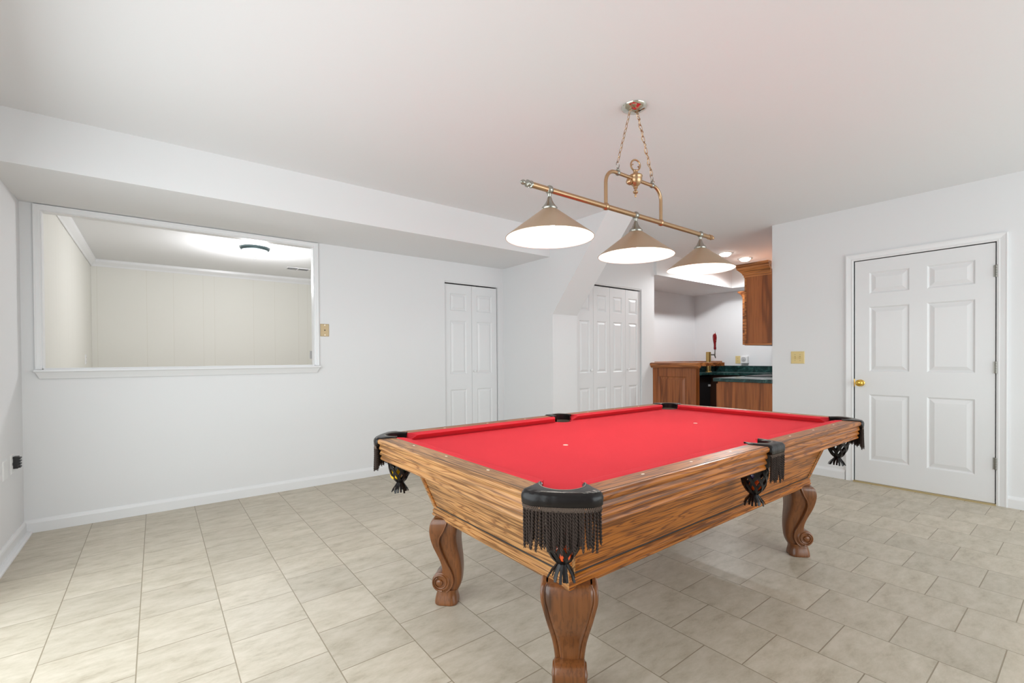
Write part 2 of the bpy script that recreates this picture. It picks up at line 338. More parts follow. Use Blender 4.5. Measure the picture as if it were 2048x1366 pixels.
# baseboards
bp = [(0, 0), (.014, 0), (.014, .066), (.011, .076), (.006, .084), (.004, .09), (0, .09)]
bm = NB(); prism(bm, bp, lambda a, b, t: (t, WY - a, b), -.72, 2.538); prism(bm, bp, lambda a, b, t: (t, WY - a, b), 3.267, XC); struct('baseboard_back', bm, TRIM)
bl = [(0, 0), (.044, 0), (.043, .008), (.036, .015), (.022, .018), (.014, .018), (.014, .066), (.011, .076), (.006, .084), (.004, .09), (0, .09)]
bm = NB(); prism(bm, bl, lambda a, b, t: (-.72 + a, t, b), 3.5, WY - .014); struct('baseboard_left', bm, TRIM)
bm = NB(); prism(bm, bp, lambda a, b, t: (WX - a, t, b), -2.7, .466); prism(bm, bp, lambda a, b, t: (WX - a, t, b), 1.513, 2.165); struct('baseboard_right', bm, TRIM)
bm = NB(); prism(bm, bp, lambda a, b, t: (t, 3.612 - a, b), XC, 3.712); prism(bm, bp, lambda a, b, t: (XC - a, t, b), 3.60, WY); struct('baseboard_stair', bm, TRIM)

# ---- window_1: pass-through opening with casing, jamb and sill
bm = NB()
cas = [(0, 0), (0, .008), (.010, .012), (.03, .014), (.036, .017), (.043, .017), (.043, 0)]   # across (inner->outer), proud
def frame(bm, prof, u0, u1, z0, z1, fn, bottom=True):
    corners = [(u0, z0, -1, -1), (u0, z1, -1, 1), (u1, z1, 1, 1), (u1, z0, 1, -1)]
    rings = [[fn(u + su * a, z + (sz * a if (bottom or sz > 0) else 0), d) for a, d in prof] for u, z, su, sz in corners]
    loft(bm, rings, True, bottom)
frame(bm, [(a * .8, d) for a, d in cas], -.62, 1.165, 1.115, 2.212, lambda u, z, d: (u, WY - d, z), False)
w1 = struct('window_1', bm, TRIM)
bm = NB()
for b_ in ((-.62, -.614, WY, WY + .075, 1.115, 2.212), (1.159, 1.165, WY, WY + .075, 1.115, 2.212), (-.614, 1.159, WY, WY + .075, 2.206, 2.212)): box(bm, *b_)
struct('window_frame', bm, TRIM, w1)
bm = NB()
sp_ = [(0, 1.112), (.05, 1.112), (.052, 1.100), (.04, 1.092), (.03, 1.075), (.022, 1.06), (.018, 1.05), (0, 1.05)]
rings = []
for x, s in ((-.657, -1), (1.203, 1)):
    rings.append([(x - s * (.052 - max(a, .018)) * .7, WY - a, b) for a, b in sp_])
loft(bm, rings); box(bm, -.614, 1.159, WY - .01, WY + .08, 1.10, 1.1225)
struct('window_sill', bm, TRIM, w1)

# ---- right door: six panels
bm = NB(); fr = lambda u, z, d: (WX - .002 + d, u, z)
pn = []
for a, b in ((.640, .930), (1.045, 1.328)):
    pn += [(a, b, .215, .818), (a, b, 1.028, 1.616), (a, b, 1.735, 1.929)]
panel_door(bm, fr, .529, 1.437, .012, 2.043, pn, .036)
d1 = struct('door_1', bm, DOORW)
bm = NB(); cas2 = [(0, 0), (0, .010), (.012, .014), (.02, .012), (.045, .016), (.055, .019), (.062, .017), (.062, 0)]
frame(bm, cas2, .522, 1.445, 0, 2.05, lambda u, z, d: (WX - d, u, z), False)
for b_ in ((WX, WX + .12, .514, .522, 0, 2.05), (WX, WX + .12, 1.445, 1.453, 0, 2.05), (WX, WX + .12, .522, 1.445, 2.05, 2.056)): box(bm, *b_)
box(bm, WX + .036, WX + .05, .522, .535, 0, 2.05); box(bm, WX + .036, WX + .05, 1.432, 1.445, 0, 2.05)
struct('door_casing', bm, TRIM, d1)
bm = NB(); box(bm, WX - .03, WX + .12, .522, 1.445, 0, .010); struct('threshold', bm, SILL, d1)
bm = NB(); lathe(bm, [(.031, 0), (.031, .004), (.026, .008), (.012, .011), (.011, .026), (.020, .030), (.029, .038), (.031, .047), (.028, .056), (.018, .063), (.005, .065)], (WX - .002, 1.392, .92), (-1, 0, 0), 28)
kn = struct('door_knob', bm, GOLD, d1, smooth=True); kn['label'] = 'polished brass round knob'
bm = NB(); box(bm, WX - .003, WX + .03, 1.4375, 1.443, .885, .955)
struct('strike_plate', bm, GOLD, d1)
for z in (1.822, 1.073, .324):
    bm = NB()
    for k in range(5): lathe(bm, [(.0068, 0), (.0072, .002), (.0072, .0165), (.0068, .0185)], (WX - .010, .5245, z - .047 + k * .0190), (0, 0, 1), 12)
    box(bm, WX - .0045, WX - .001, .514, .540, z - .045, z + .045)
    h = struct('hinge', bm, STEEL, d1, smooth=True)

# ---- bifold closet doors
def bifold(name, x0, widths, y, z1, knobs):
    root = None; x = x0
    for i, w in enumerate(widths):
        bm = NB(); m_ = .072 if w > .33 else .062
        ps = [(x + m_, x + w - m_, .21, .82), (x + m_, x + w - m_, .995, 1.60), (x + m_, x + w - m_, 1.712, 1.908)]
        panel_door(bm, lambda u, z, d: (u, y + d, z), x + .0015, x + w - .0015, .012, z1, ps, .028, fs=.022, sl=.010)
        o = obj('door_leaf' if root else name, bm, DOORW, root)
        if root is None: root = o; o['kind'] = 'structure'
        x += w
    for kx in knobs:
        bm = NB(); lathe(bm, [(.008, 0), (.0075, .01), (.012, .015), (.0155, .022), (.015, .028), (.009, .033), (.002, .034)], (kx, y, 1.025), (0, -1, 0), 20)
        k = obj('door_knob', bm, WPLAS, root, smooth=True)
    return root
b1 = bifold('door_2', 2.546, [.357, .357], WY + .022, 2.008, [2.935])
b2 = bifold('door_3', 3.751, [.294] * 4, YS + .022, 2.012, [3.995, 4.665])
for root, x0, x1, y, z in ((b1, 2.538, 3.267, WY, 2.036), (b2, 3.745, 4.933, YS, 2.042)):
    bm = NB(); box(bm, x0, x1, y + .008, y + .05, z - .014, z); obj('track', bm, TRIM, root)

# ---- beyond-room light, vent, plates
t = thing('ceiling_dome_light', 'lit frosted glass dome light on the ceiling seen through the wall opening', 'ceiling light', (.885, 5.81, 2.42))
bm = NB(); lathe(bm, [(.146, 0), (.149, -.012), (.141, -.026), (.130, -.034), (.124, -.028), (.124, -.01)], (.885, 5.81, 2.42), (0, 0, 1), 36); obj('rim', bm, plain('dark_bronze', srgb(70, 84, 86), .35, .8, bump=.03), t, smooth=True)
bm = NB(); lathe(bm, [(.127, -.028), (.118, -.048), (.098, -.070), (.06, -.088), (.02, -.098), (.004, -.100)], (.885, 5.81, 2.42), (0, 0, 1), 36); obj('glass_bowl', bm, GLASSW, t, smooth=True)
bm = NB(); lathe(bm, [(.008, -.098), (.010, -.104), (.005, -.112), (.009, -.118), (.003, -.124)], (.885, 5.81, 2.42), (0, 0, 1), 14); obj('finial', bm, NICKEL, t, smooth=True)
lamp('POINT', 'dome_lamp', (.885, 5.81, 2.10), 47, (.97, .98, 1.0), .10)
t = thing('ceiling_vent', 'small white slotted air vent on the ceiling beyond the wall opening', 'vent', (1.55, 6.80, 2.42))
bm = NB(); box(bm, 1.41, 1.70, 6.74, 6.87, 2.412, 2.42); obj('frame', bm, WPLAS, t)
bm = NB(); box(bm, 1.425, 1.545, 6.755, 6.855, 2.4095, 2.414); box(bm, 1.56, 1.685, 6.755, 6.855, 2.4095, 2.414); obj('slot', bm, DARKM, t)
bm = NB()
box(bm, 1.425, 1.685, 6.800, 6.804, 2.407, 2.4095)
obj('slat', bm, WPLAS, t)
def plate(name, label, cat, c, w, h, normal, mat, kind, group=None):
    """wall plate centred at c; normal one of '-x','+x','-y'"""
    t = thing(name, label, cat, c, group)
    def P(u, z, d):
        if normal == '-x': return (c[0] - d, c[1] + u, c[2] + z)
        if normal == '+x': return (c[0] + d, c[1] + u, c[2] + z)
        return (c[0] + u, c[1] - d, c[2] + z)
    bm = NB(); loft(bm, [[P(s * (w / 2 - k), q * (h / 2 - k), d) for s, q in ((-1, -1), (1, -1), (1, 1), (-1, 1))] for k, d in ((0, 0), (0, .003), (.004, .0065))]); obj('cover', bm, mat, t)
    def bx(nm, u0, u1, z0, z1, d0, d1, m):
        bm = NB(); loft(bm, [[P(a, b, d) for a, b in ((u0, z0), (u1, z0), (u1, z1), (u0, z1))] for d in (d0, d1)]); return obj(nm, bm, m, t)
    if kind == 'switch2':
        for u in (-.023, .023):
            bx('toggle_slot', u - .006, u + .006, -.013, .013, .006, .0072, plain('almond_dark', srgb(186, 160, 104), .5, bump=.02))
            bx('toggle', u - .004, u + .004, -.009, .004, .007, .018, mat)
            for z in (-.03, .03):
                bm = NB(); lathe(bm, [(.003, 0), (.003, .0012)], P(u, z, .0062), (P(0, 0, 1)[0] - c[0], P(0, 0, 1)[1] - c[1], 0), 10); obj('screw', bm, STEEL, t)
    if kind == 'switch1':
        bx('toggle', -.005, .005, -.012, .012, .006, .014, mat)
    if kind == 'outlet':
        for z in (-.021, .021):
            bx('socket', -.014, .014, z - .013, z + .013, .006, .008, mat)
            for u in (-.006, .006): bx('slot', u - .001, u + .001, z - .004, z + .006, .0075, .0085, DARKM)
    if kind == 'jack':
        bx('jack', -.008, .008, -.010, .006, .006, .008, mat)
        bx('jack_hole', -.005, .005, -.006, .004, .0075, .0085, DARKM)
        for z in (-.045, .045):
            bm = NB(); lathe(bm, [(.0035, 0), (.003, .0015)], P(0, z, .0062), (0, -1, 0), 10); obj('screw', bm, CHROME, t)
    return t, P, bx
plate('phone_jack_plate', 'tan metal wall plate with a small jack hole beside the pass-through opening', 'wall plate', (1.254, WY, 1.445), .078, .116, '-y', TANPL, 'jack')
plate('light_switch', 'almond double toggle switch plate on the white wall left of the six panel door', 'light switch', (WX, 1.921, 1.158), .124, .124, '-x', ALMOND, 'switch2')
plate('wall_plate', 'blank white plate low on the left wall, at the picture edge', 'wall plate', (-.72, 4.005, .525), .10, .115, '+x', WPLAS, 'blank')
t, P, bx = plate('power_outlet', 'white outlet cover on the left wall with a black plug in it', 'outlet', (-.72, 4.182, .53), .08, .12, '+x', WPLAS, 'outlet')
t = thing('black_adapter', 'black ribbed power adapter plugged into the left wall outlet', 'plug', (-.712, 4.19, .535))
bm = NB(); box(bm, -.712, -.690, 4.166, 4.214, .500, .575); obj('housing', bm, BLACK, t, bevel=.002)
for k in range(4):
    bm = NB(); box(bm, -.690, -.680, 4.168, 4.212, .504 + k * .018, .514 + k * .018); obj('rib', bm, BLACK, t)
plate('power_outlet', 'small cream outlet near the corner on the panelled wall beyond the opening', 'outlet', (-.621, 6.95, 1.19), .07, .11, '+x', WPLAS, 'outlet')
plate('light_switch', 'grey switch plate on the cream back wall beyond the opening, at its right jamb', 'light switch', (1.94, 7.62, 1.245), .075, .12, '-y', GPLAS, 'switch1')

# ================================================================ POOL TABLE
CX, CY, HX, HY, ZT, BED = 2.047, 1.53, 1.108, .554, .80, .767
table = thing('pool_table', 'carved oak pool table with bright red cloth and fringed leather pockets', 'pool table', (CX, CY, 0))
G, OUT = .117, .134                      # groove and outer edge, measured outwards from the cushion nose
pockets = []
for sx in (-1, 1):
    for sy_ in (-1, 1): pockets.append(('corner', Vector((CX + sx * (HX + .012), CY + sy_ * (HY + .012), 0)), Vector((sx, sy_, 0)).normalized()))
for sy_ in (-1, 1): pockets.append(('side', Vector((CX, CY + sy_ * (HY + .045), 0)), Vector((0, sy_, 0))))
# bed cloth with pocket holes
def bed_outline():
    ex, ey = HX + .05, HY + .05; r = .060; pts = []
    def arc(c, a0, a1, n=14):
        return [(c[0] + r * math.cos(a0 + (a1 - a0) * i / n), c[1] + r * math.sin(a0 + (a1 - a0) * i / n)) for i in range(n + 1)]
    hy = ey; d = ey - (HY + .045)                 # side pocket centre below the edge
    k = math.sqrt(max(r * r - d * d, 0)); h = math.asin(d / r)
    c1 = .012; e = .05 - c1; kk = math.sqrt(r * r - e * e); hh = math.asin(e / r)
    # counter-clockwise, starting on the bottom edge
    def corner(sx, sy_, a_start, a_end): return arc((sx * (HX + c1), sy_ * (HY + c1)), a_start, a_end)
    P_ = []
    P_ += corner(-1, -1, math.pi / 2 + hh, -hh)                     # bottom-left
    P_ += arc((0, -(HY + .045)), math.pi + h, -h)                   # bottom side pocket
    P_ += corner(1, -1, math.pi + hh, math.pi / 2 - hh)
    P_ += corner(1, 1, -math.pi / 2 + 0 - hh + 0, -math.pi - hh + 0) if False else corner(1, 1, 3 * math.pi / 2 + hh, math.pi - hh)
    P_ += arc((0, HY + .045), h, -math.pi - h)
    P_ += corner(-1, 1, hh, -math.pi / 2 - hh)
    return [(CX + a, CY + b) for a, b in P_]
bm = NB(); prism(bm, bed_outline(), lambda a, b, t: (a, b, t), BED - .03, BED); obj('bed_cloth', bm, FELT, table)
for x in (1.494, 2.592):
    bm = NB(); lathe(bm, [(.012, 0), (.0115, .0008)], (x, CY, BED), (0, 0, 1), 20); o = obj('cloth_spot', bm, PEARL, table); o['label'] = 'small white round spot on the cloth'
# rails and cushions
woodp = [(.052, ZT - .03), (.052, ZT), (G - .0015, ZT), (G, ZT - .003), (G + .0025, ZT), (OUT - .006, ZT - .001), (OUT - .001, ZT - .006), (OUT, ZT - .012), (OUT - .002, ZT - .020), (OUT - .009, ZT - .025),
         (OUT - .012, ZT - .030), (OUT - .010, ZT - .036), (OUT - .008, ZT - .044), (OUT - .010, ZT - .050), (OUT - .018, ZT - .0535), (OUT - .013, ZT - .061), (OUT - .010, ZT - .068), (OUT - .012, ZT - .073),
         (OUT - .021, ZT - .0765), (OUT - .015, ZT - .085), (OUT - .013, ZT - .091), (OUT - .016, ZT - .096), (.06, ZT - .096), (.06, ZT - .06)]
cush = [(.055, ZT - .001), (.045, ZT + .0015), (.020, ZT + .0005), (.004, ZT - .003), (0, ZT - .006), (.004, ZT - .010), (.030, BED - .001), (.055, BED - .001)]
def railset(p_nose0, p_nose1, outdir, cut0, cut1, mat, side):
    """cut(o) -> how far the end is set back from the nose corner at outward offset o"""
    a, b = Vector(p_nose0), Vector(p_nose1); d = (b - a).normalized(); out = Vector(outdir)
    rings = []
    for end, p, s, cut in ((0, a, 1, cut0), (1, b, -1, cut1)):
        rings.append([p + d * s * cut(o) + out * o + Vector((0, 0, z)) for o, z in woodp])
    bm = NB(); loft(bm, rings); r = obj('rail', bm, mat, table)
    rings = []
    for p, s, cut in ((a, 1, cut0), (b, -1, cut1)):
        rings.append([p + d * s * (cut(o) if o > .03 else cut(.03) + (.03 - o) * 1.0) + out * o + Vector((0, 0, z)) for o, z in cush])
    bm = NB(); loft(bm, rings); obj('cushion', bm, FELT, table)
    # dark seam along the groove
    bm = NB(); tube(bm, [a + d * cut0(G) + out * G + Vector((0, 0, ZT - .0012)), b - d * cut1(G) + out * G + Vector((0, 0, ZT - .0012))], .0016, 6); obj('seam', bm, DARKM, r)
    return r
def sight(x, y, ax, r):
    bm = NB(); u = Vector(ax); v = Vector((-u.y, u.x, 0)); c = Vector((x, y, ZT))
    loft(bm, [[c + u * math.cos(t * math.pi / 10) * .0075 * s + v * math.sin(t * math.pi / 10) * .004 * s + Vector((0, 0, z)) for t in range(20)] for s, z in ((1, -.001), (1, .0004), (.8, .0008))]); obj('sight', bm, PEARL, r)
ccut = lambda o: .060 - .30 * o                 # corner ends: cut back, opening towards the pocket
scut = lambda o: .066 + .22 * o if o < .05 else .077 - .15 * (o - .05)
for sy_ in (-1, 1):
    for sx in (-1, 1):
        r = railset((CX + sx * HX, CY + sy_ * HY, 0), (CX, CY + sy_ * HY, 0), (0, sy_, 0), ccut, scut, OAKX, sy_)
        for k in (1, 2, 3): sight(CX + sx * k * HX / 4, CY + sy_ * (HY + .078), (1, 0, 0), r)
for sx in (-1, 1):
    r = railset((CX + sx * HX, CY - HY, 0), (CX + sx * HX, CY + HY, 0), (sx, 0, 0), ccut, ccut, OAKY, sx)
    for k in (-1, 0, 1): sight(CX + sx * (HX + .073), CY + k * HY / 2, (0, 1, 0), r)
# body: sloping cabinet panels with corner posts, moulding
bx0, by0, bx1, by1 = .99, .46, 1.075, .545           # half extents at the bottom (z .42) and the top (z .705)
def bpt(sx, sy_, k, o=0, z=None):
    return Vector((CX + sx * (bx0 + (bx1 - bx0) * k + o), CY + sy_ * (by0 + (by1 - by0) * k + o), (.445 + .262 * k) if z is None else z))
Z1 = .712
def side_panel(sides, mat, nm):
    (s0, s1) = sides
    bm = NB()
    A = [bpt(*s0, 0), bpt(*s1, 0), bpt(*s1, 1), bpt(*s0, 1)]
    cen = Vector((CX, CY, .55)); n = (A[1] - A[0]).cross(A[3] - A[0]).normalized()
    if n.dot(A[0] - cen) < 0: n = -n
    # thin frame around a slightly recessed field
    e = (A[1] - A[0]).normalized(); up = (A[3] - A[0]).normalized()
    def ins(k, d): return [A[0] + e * k + up * k + n * d, A[1] - e * k + up * k + n * d, A[2] - e * k - up * (k * .2) + n * d, A[3] + e * k - up * (k * .2) + n * d]
    R = [ins(0, -.03), ins(0, 0), ins(.014, 0), ins(.0155, -.006), ins(.018, -.008), ins(.021, -.006)]
    loft(bm, R); o = obj(nm, bm, mat, table)
    q = ins(.0162, -.0045); bm = NB(); tube(bm, q, .0022, 6, close=True); obj('seam', bm, DARKM, o); return o
side_panel(((-1, -1), (1, -1)), OAKX, 'side_panel'); side_panel(((-1, 1), (1, 1)), OAKX, 'side_panel')
side_panel(((-1, -1), (-1, 1)), OAKY, 'end_panel'); side_panel(((1, -1), (1, 1)), OAKY, 'end_panel')
mp_ = [(-.03, .412), (.004, .412), (.007, .418), (.007, .424), (.003, .428), (.005, .434), (.005, .441), (.0, .447), (-.03, .447)]
for (s0, s1, mat) in (((-1, -1), (1, -1), OAKX), ((-1, 1), (1, 1), OAKX), ((-1, -1), (-1, 1), OAKY), ((1, -1), (1, 1), OAKY)):
    bm = NB(); loft(bm, [[bpt(*s, 0, o, z) for o, z in mp_] for s in (s0, s1)]); obj('base_moulding', bm, mat, table)
bm = NB(); box(bm, CX - bx0 + .01, CX + bx0 - .01, CY - by0 + .01, CY + by0 - .01, .413, .43); obj('underside', bm, OAKX, table)
bm = NB(); box(bm, CX - 1.05, CX + 1.05, CY - .50, CY + .50, .70, BED - .03); obj('slate', bm, plain('grey_slate', srgb(90, 92, 95), .8, bump=.1), table)

# legs: S-scroll
def leg(sx, sy_):
    cor = Vector((CX + sx * bx0, CY + sy_ * by0, 0)); u = Vector((sx, sy_, 0)).normalized(); v = Vector((-u.y, u.x, 0))
    S = .000364
    rows = [(95, 215, 520, .175, 425), (125, 190, 526, .186, 415), (170, 174, 528, .190, 402), (240, 165, 524, .188, 370), (320, 167, 512, .174, 322), (400, 180, 508, .160, 303), (480, 203, 514, .146, 312), (560, 235, 527, .132, 333), (640, 268, 541, .120, 362),
            (720, 292, 551, .110, 394), (800, 300, 556, .102, 432), (880, 292, 553, .096, 458), (960, 285, 543, .092, 458), (1030, 270, 520, .090, 425), (1080, 235, 492, .088, 372)]
    foot = [(1060, 250, 505, .084), (1090, 222, 484, .084), (1130, 208, 478, .088), (1180, 198, 484, .096), (1225, 193, 490, .102), (1248, 195, 489, .102), (1255, 205, 480, .096)]
    def rr(uo, ui, w, z, rad, n=4, v0=None, v1=None):
        a, b = (-w / 2, w / 2) if v0 is None else (v0, v1); rad = min(rad, abs(uo - ui) * .49, (b - a) * .49)
        pts = []
        for cu, cv, a0 in ((uo - rad, b - rad, 0), (ui + rad, b - rad, 90), (ui + rad, a + rad, 180), (uo - rad, a + rad, 270)):
            for k in range(n + 1):
                t = math.radians(a0 + 90 * k / n); pts.append(cor + u * (cu + rad * math.cos(t)) + v * (cv + rad * math.sin(t)) + Vector((0, 0, z)))
        return pts
    def smooth(rows, m=3):
        out = []
        for i in range(len(rows) - 1):
            p0 = rows[max(i - 1, 0)]; p1 = rows[i]; p2 = rows[i + 1]; p3 = rows[min(i + 2, len(rows) - 1)]
            for k in range(m):
                t = k / m; out.append(tuple(.5 * (2 * b + (c - a) * t + (2 * a - 5 * b + 4 * c - d) * t * t + (3 * b - a - 3 * c + d) * t ** 3) for a, b, c, d in zip(p0, p1, p2, p3)))
        return out + [rows[-1]]
    ux = lambda x: -(x - 170) * S; zz = lambda y: max((1255 - y) * S, 0)
    R = smooth(rows)
    bm = NB()
    loft(bm, [rr(ux(a), ux(b), w - .022, zz(y), .020) for y, a, b, w, s in R])               # core
    for sd in (-1, 1):                                                                       # raised side straps
        loft(bm, [rr(ux(a) - .004, ux(s), 0, zz(y), .006, 4, *sorted((sd * (w / 2 - .017), sd * w / 2))) for y, a, b, w, s in R])
        # bead following the strap's inner edge
        tube(bm, [cor + u * (ux(s) + .004) + v * (sd * (w / 2 - .001)) + Vector((0, 0, zz(y))) for y, a, b, w, s in R], .0040, 8)
    loft(bm, [rr(ux(a), ux(b), w, zz(y), .03, 5) for y, a, b, w in smooth(foot)])             # foot
    # scroll
    c0 = cor + u * ux(294) + Vector((0, 0, zz(945)))
    lathe(bm, [(.020, -.050), (.038, -.052), (.0435, -.048), (.045, -.040), (.0435, 0), (.045, .040), (.0435, .048), (.038, .052), (.020, .050)], c0, v, 36)
    for sd in (-1, 1):
        lathe(bm, [(.0165, 0), (.0160, .0055), (.013, .0085), (.004, .010)], c0 + u * .006 + Vector((0, 0, -.002)) + v * sd * .050, v * sd, 24)
        sp = []
        for k in range(44):
            t = math.radians(-100 + k * 12.2); rad = .0405 - .0180 * (k / 43) ** .9
            sp.append(c0 + u * (.006 * k / 43) + u * math.cos(t) * rad * 1 + Vector((0, 0, math.sin(t) * rad)) + v * sd * .0525)
        tube(bm, sp, [.0052 - .0022 * k / 43 for k in range(44)], 8)
    o = obj('leg', bm, OAKZ, table, smooth=True)
for sx in (-1, 1):
    for sy_ in (-1, 1): leg(sx, sy_)

# pockets
def yarn(bm, top, length, rad=.0024, pitch=.019, sway=(0, 0), ph=0):
    k = int(length / .0028); strands = ([], [])
    for i in range(k + 1):
        t = i / k; a0 = 2 * math.pi * (length * t) / pitch + ph
        c = Vector(top) + Vector((sway[0] * t * t, sway[1] * t * t, -length * t))
        for q in (0, 1): strands[q].append(c + Vector((math.cos(a0 + q * math.pi), math.sin(a0 + q * math.pi), 0)) * .0023)
    for st in strands: tube(bm, st, [rad * (1 if i < k - 2 else .6) for i in range(k + 1)], 5)
def make_pocket(kind, c, u, seed):
    rnd = random.Random(seed); v = Vector((-u.y, u.x, 0)); ri = .060 if kind == 'corner' else .058
    if kind == 'corner':
        # outer boundary: rounded corner of the table, then back along the rail cuts
        tab = [(0, .102), (15, .104), (30, .112), (42, .125), (50, .129), (58, .132), (62, .129), (68, .113), (80, .093), (92, .080), (104, .068)]; fr_max = 58
    else:
        tab = [(0, .100), (12, .101), (22, .106), (32, .116), (38, .110), (48, .098), (66, .088), (84, .082), (96, .074), (104, .064)]; fr_max = 33
    def Rf(p):
        p = abs(p)
        for (a, x), (b, y) in zip(tab, tab[1:]):
            if p <= b: return x + (y - x) * (p - a) / (b - a)
        return tab[-1][1]
    mx = tab[-1][0]; N = 64
    rings = []; st = []; lip = []
    for i in range(N + 1):
        p = -mx + 2 * mx * i / N; th = math.radians(p); d = u * math.cos(th) + v * math.sin(th)
        R = Rf(p); dep = .042 if abs(p) < fr_max + 2 else (.030 if abs(p) < fr_max + 8 else .012)
        w = R - ri; zt = ZT + .0065
        prof = [(ri, ZT - .036), (ri - .001, zt - .006), (ri + .004, zt - .001), (ri + .010, zt), (ri + w * .55, zt), (R - .010 if w > .03 else R - w * .25, zt - .002), (R - .003, zt - .009), (R, zt - .018), (R - .001, zt - dep + .006), (R - .006, zt - dep), (ri + w * .5, zt - dep)]
        rings.append([c + d * a + Vector((0, 0, z)) for a, z in prof])
        st.append(c + d * (ri + .007) + Vector((0, 0, zt + .0002)))
    bm = NB(); loft(bm, rings); cap = obj('pocket', bm, LEATHER, table, smooth=True)
    cap['label'] = 'dark brown leather pocket with hanging yarn fringe'
    bm = NB(); tube(bm, st, .0010, 5); obj('stitching', bm, THREAD, cap)
    # liner
    bm = NB(); arc = [math.radians(-100 + 200 * i / 24) for i in range(25)]
    lo = []
    for a in arc:
        d = u * math.cos(a) + v * math.sin(a)
        lo.append([c + d * ri + Vector((0, 0, ZT - .03)), c + d * (ri + .004) + Vector((0, 0, ZT - .03)), c + d * (ri + .002) + Vector((0, 0, ZT - .10)), c + d * (ri - .002) + Vector((0, 0, ZT - .10))])
    loft(bm, lo); obj('liner', bm, plain('worn_brown_leather', srgb(96, 82, 70), .55, bump=.2), cap, smooth=True)
    # fringe: braided heading and twisted yarn strands
    bm = NB(); zt = ZT + .0065 - .042; nst = 25 if kind == 'corner' else 12
    path = []
    for i in range(41):
        p = -fr_max + 2 * fr_max * i / 40; th = math.radians(p); path.append(c + (u * math.cos(th) + v * math.sin(th)) * (Rf(p) - .004))
    for q in range(2):
        for k in range(nst * 2):
            f = (k + .5 * q) / (nst * 2 - .5) * 40; i = min(int(f), 39); a = path[i].lerp(path[i + 1], f - i); b_ = (path[i + 1] - path[i]).normalized()
            z = zt + .002 - q * .006
            tube(bm, [a + Vector((0, 0, z)) - b_ * .0016, a + Vector((0, 0, z - .0035)) + b_ * .0010, a + Vector((0, 0, z - .0065)) - b_ * .0006], .0017, 6)
    obj('fringe_heading', bm, plain('brown_braid', srgb(96, 80, 70), .8, bump=.3, bscale=900), cap)
    bm = NB()
    for k in range(nst):
        f = (k + .5) / nst * 40; i = min(int(f), 39); a = path[i].lerp(path[i + 1], f - i); d = (a - c).normalized()
        for lay in range(2):
            if lay and rnd.random() < .35: continue
            off = d * (-.002 - .005 * lay + rnd.uniform(-.001, .001)); L_ = (.110 if not lay else .103) + rnd.uniform(-.012, .008)
            yarn(bm, a + off + Vector((0, 0, zt - .007)), L_, sway=(rnd.uniform(-.005, .005), rnd.uniform(-.005, .005)), ph=rnd.uniform(0, 6))
    obj('fringe', bm, FRINGE, cap, smooth=True)
    # leather net bag: two families of crossing straps closing to a tassel
    bm = NB(); cn = c - u * .004
    rb = [(0, .058, .720), (.25, .056, .685), (.5, .052, .650), (.72, .045, .617), (.88, .030, .590), (1, .013, .574)]
    def rz(t):
        for (a, r0, z0), (b, r1, z1) in zip(rb, rb[1:]):
            if t <= b + 1e-6:
                s = (t - a) / (b - a); return r0 + (r1 - r0) * s, z0 + (z1 - z0) * s
        return rb[-1][1:]
    def ribbon(pts, nrm, w, th=.0016):
        rings = []
        for i, p in enumerate(pts):
            d = (pts[min(i + 1, len(pts) - 1)] - pts[max(i - 1, 0)]).normalized(); n = nrm[i]; s = d.cross(n).normalized()
            ww = w[i] if isinstance(w, list) else w
            rings.append([p + s * ww / 2 + n * th, p - s * ww / 2 + n * th, p - s * ww / 2 - n * th, p + s * ww / 2 - n * th])
        loft(bm, rings)
    ns = 9
    for fam in (-1, 1):
        for k in range(ns):
            pts = []; nr = []; ws = []
            for i in range(21):
                t = i / 20; r, z = rz(t); a = 2 * math.pi * k / ns + fam * t * 1.75 + seed
                d = Vector((math.cos(a), math.sin(a), 0)); pts.append(cn + d * (r + .0012 * fam) + Vector((0, 0, z))); nr.append(d); ws.append(.017 * (1 - .45 * t))
            ribbon(pts, nr, ws)
    pts = []; nr = []
    for i in range(29):
        a = 2 * math.pi * i / 28; d = Vector((math.cos(a), math.sin(a), 0)); pts.append(cn + d * .058 + Vector((0, 0, .712))); nr.append(d)
    ribbon(pts, nr, .014)
    for k in range(17):                                             # tassel
        a = 2 * math.pi * k / 17 + rnd.uniform(-.1, .1); d = Vector((math.cos(a), math.sin(a), 0)); sp = rnd.uniform(.018, .034)
        pts = [cn + d * .011 + Vector((0, 0, .580)), cn + d * (.012 + sp * .35) + Vector((0, 0, .563)), cn + d * (.012 + sp * .8) + Vector((0, 0, .546)), cn + d * (.012 + sp) + Vector((0, 0, .530 + rnd.uniform(-.004, .005)))]
        ribbon(pts, [d] * 4, .008)
    obj('net', bm, LEATHER, cap)
    return cn
cents = [make_pocket(k, c, u, i * 1.3) for i, (k, c, u) in enumerate(pockets)]
def ball(c, mat, label):
    bm = NB(); sphere(bm, c, .0286, 32); o = obj('billiard_ball', bm, mat, smooth=True, origin=c); tag(o, label, 'billiard ball', 'balls resting in the table pockets')
cn = cents[0]; ball(cn + Vector((-.004, -.006, .608)), ORANGE, 'orange ball in the net of the near corner pocket')
cn = cents[1]; ball(cn + Vector((-.018, .006, .614)), YELLOW, 'yellow ball in the net of the far left corner pocket')
cn = cents[1]; ball(cn + Vector((.022, -.004, .655)), GREENB, 'green ball lying beside the yellow one in the left corner net')
cn = cents[4]; ball(cn + Vector((.008, -.006, .612)), ORANGE, 'orange ball in the net of the middle side pocket')
cn = cents[4]; ball(cn + Vector((-.018, -.004, .662)), PURPLE, 'dark purple ball on the orange one in the middle side net')

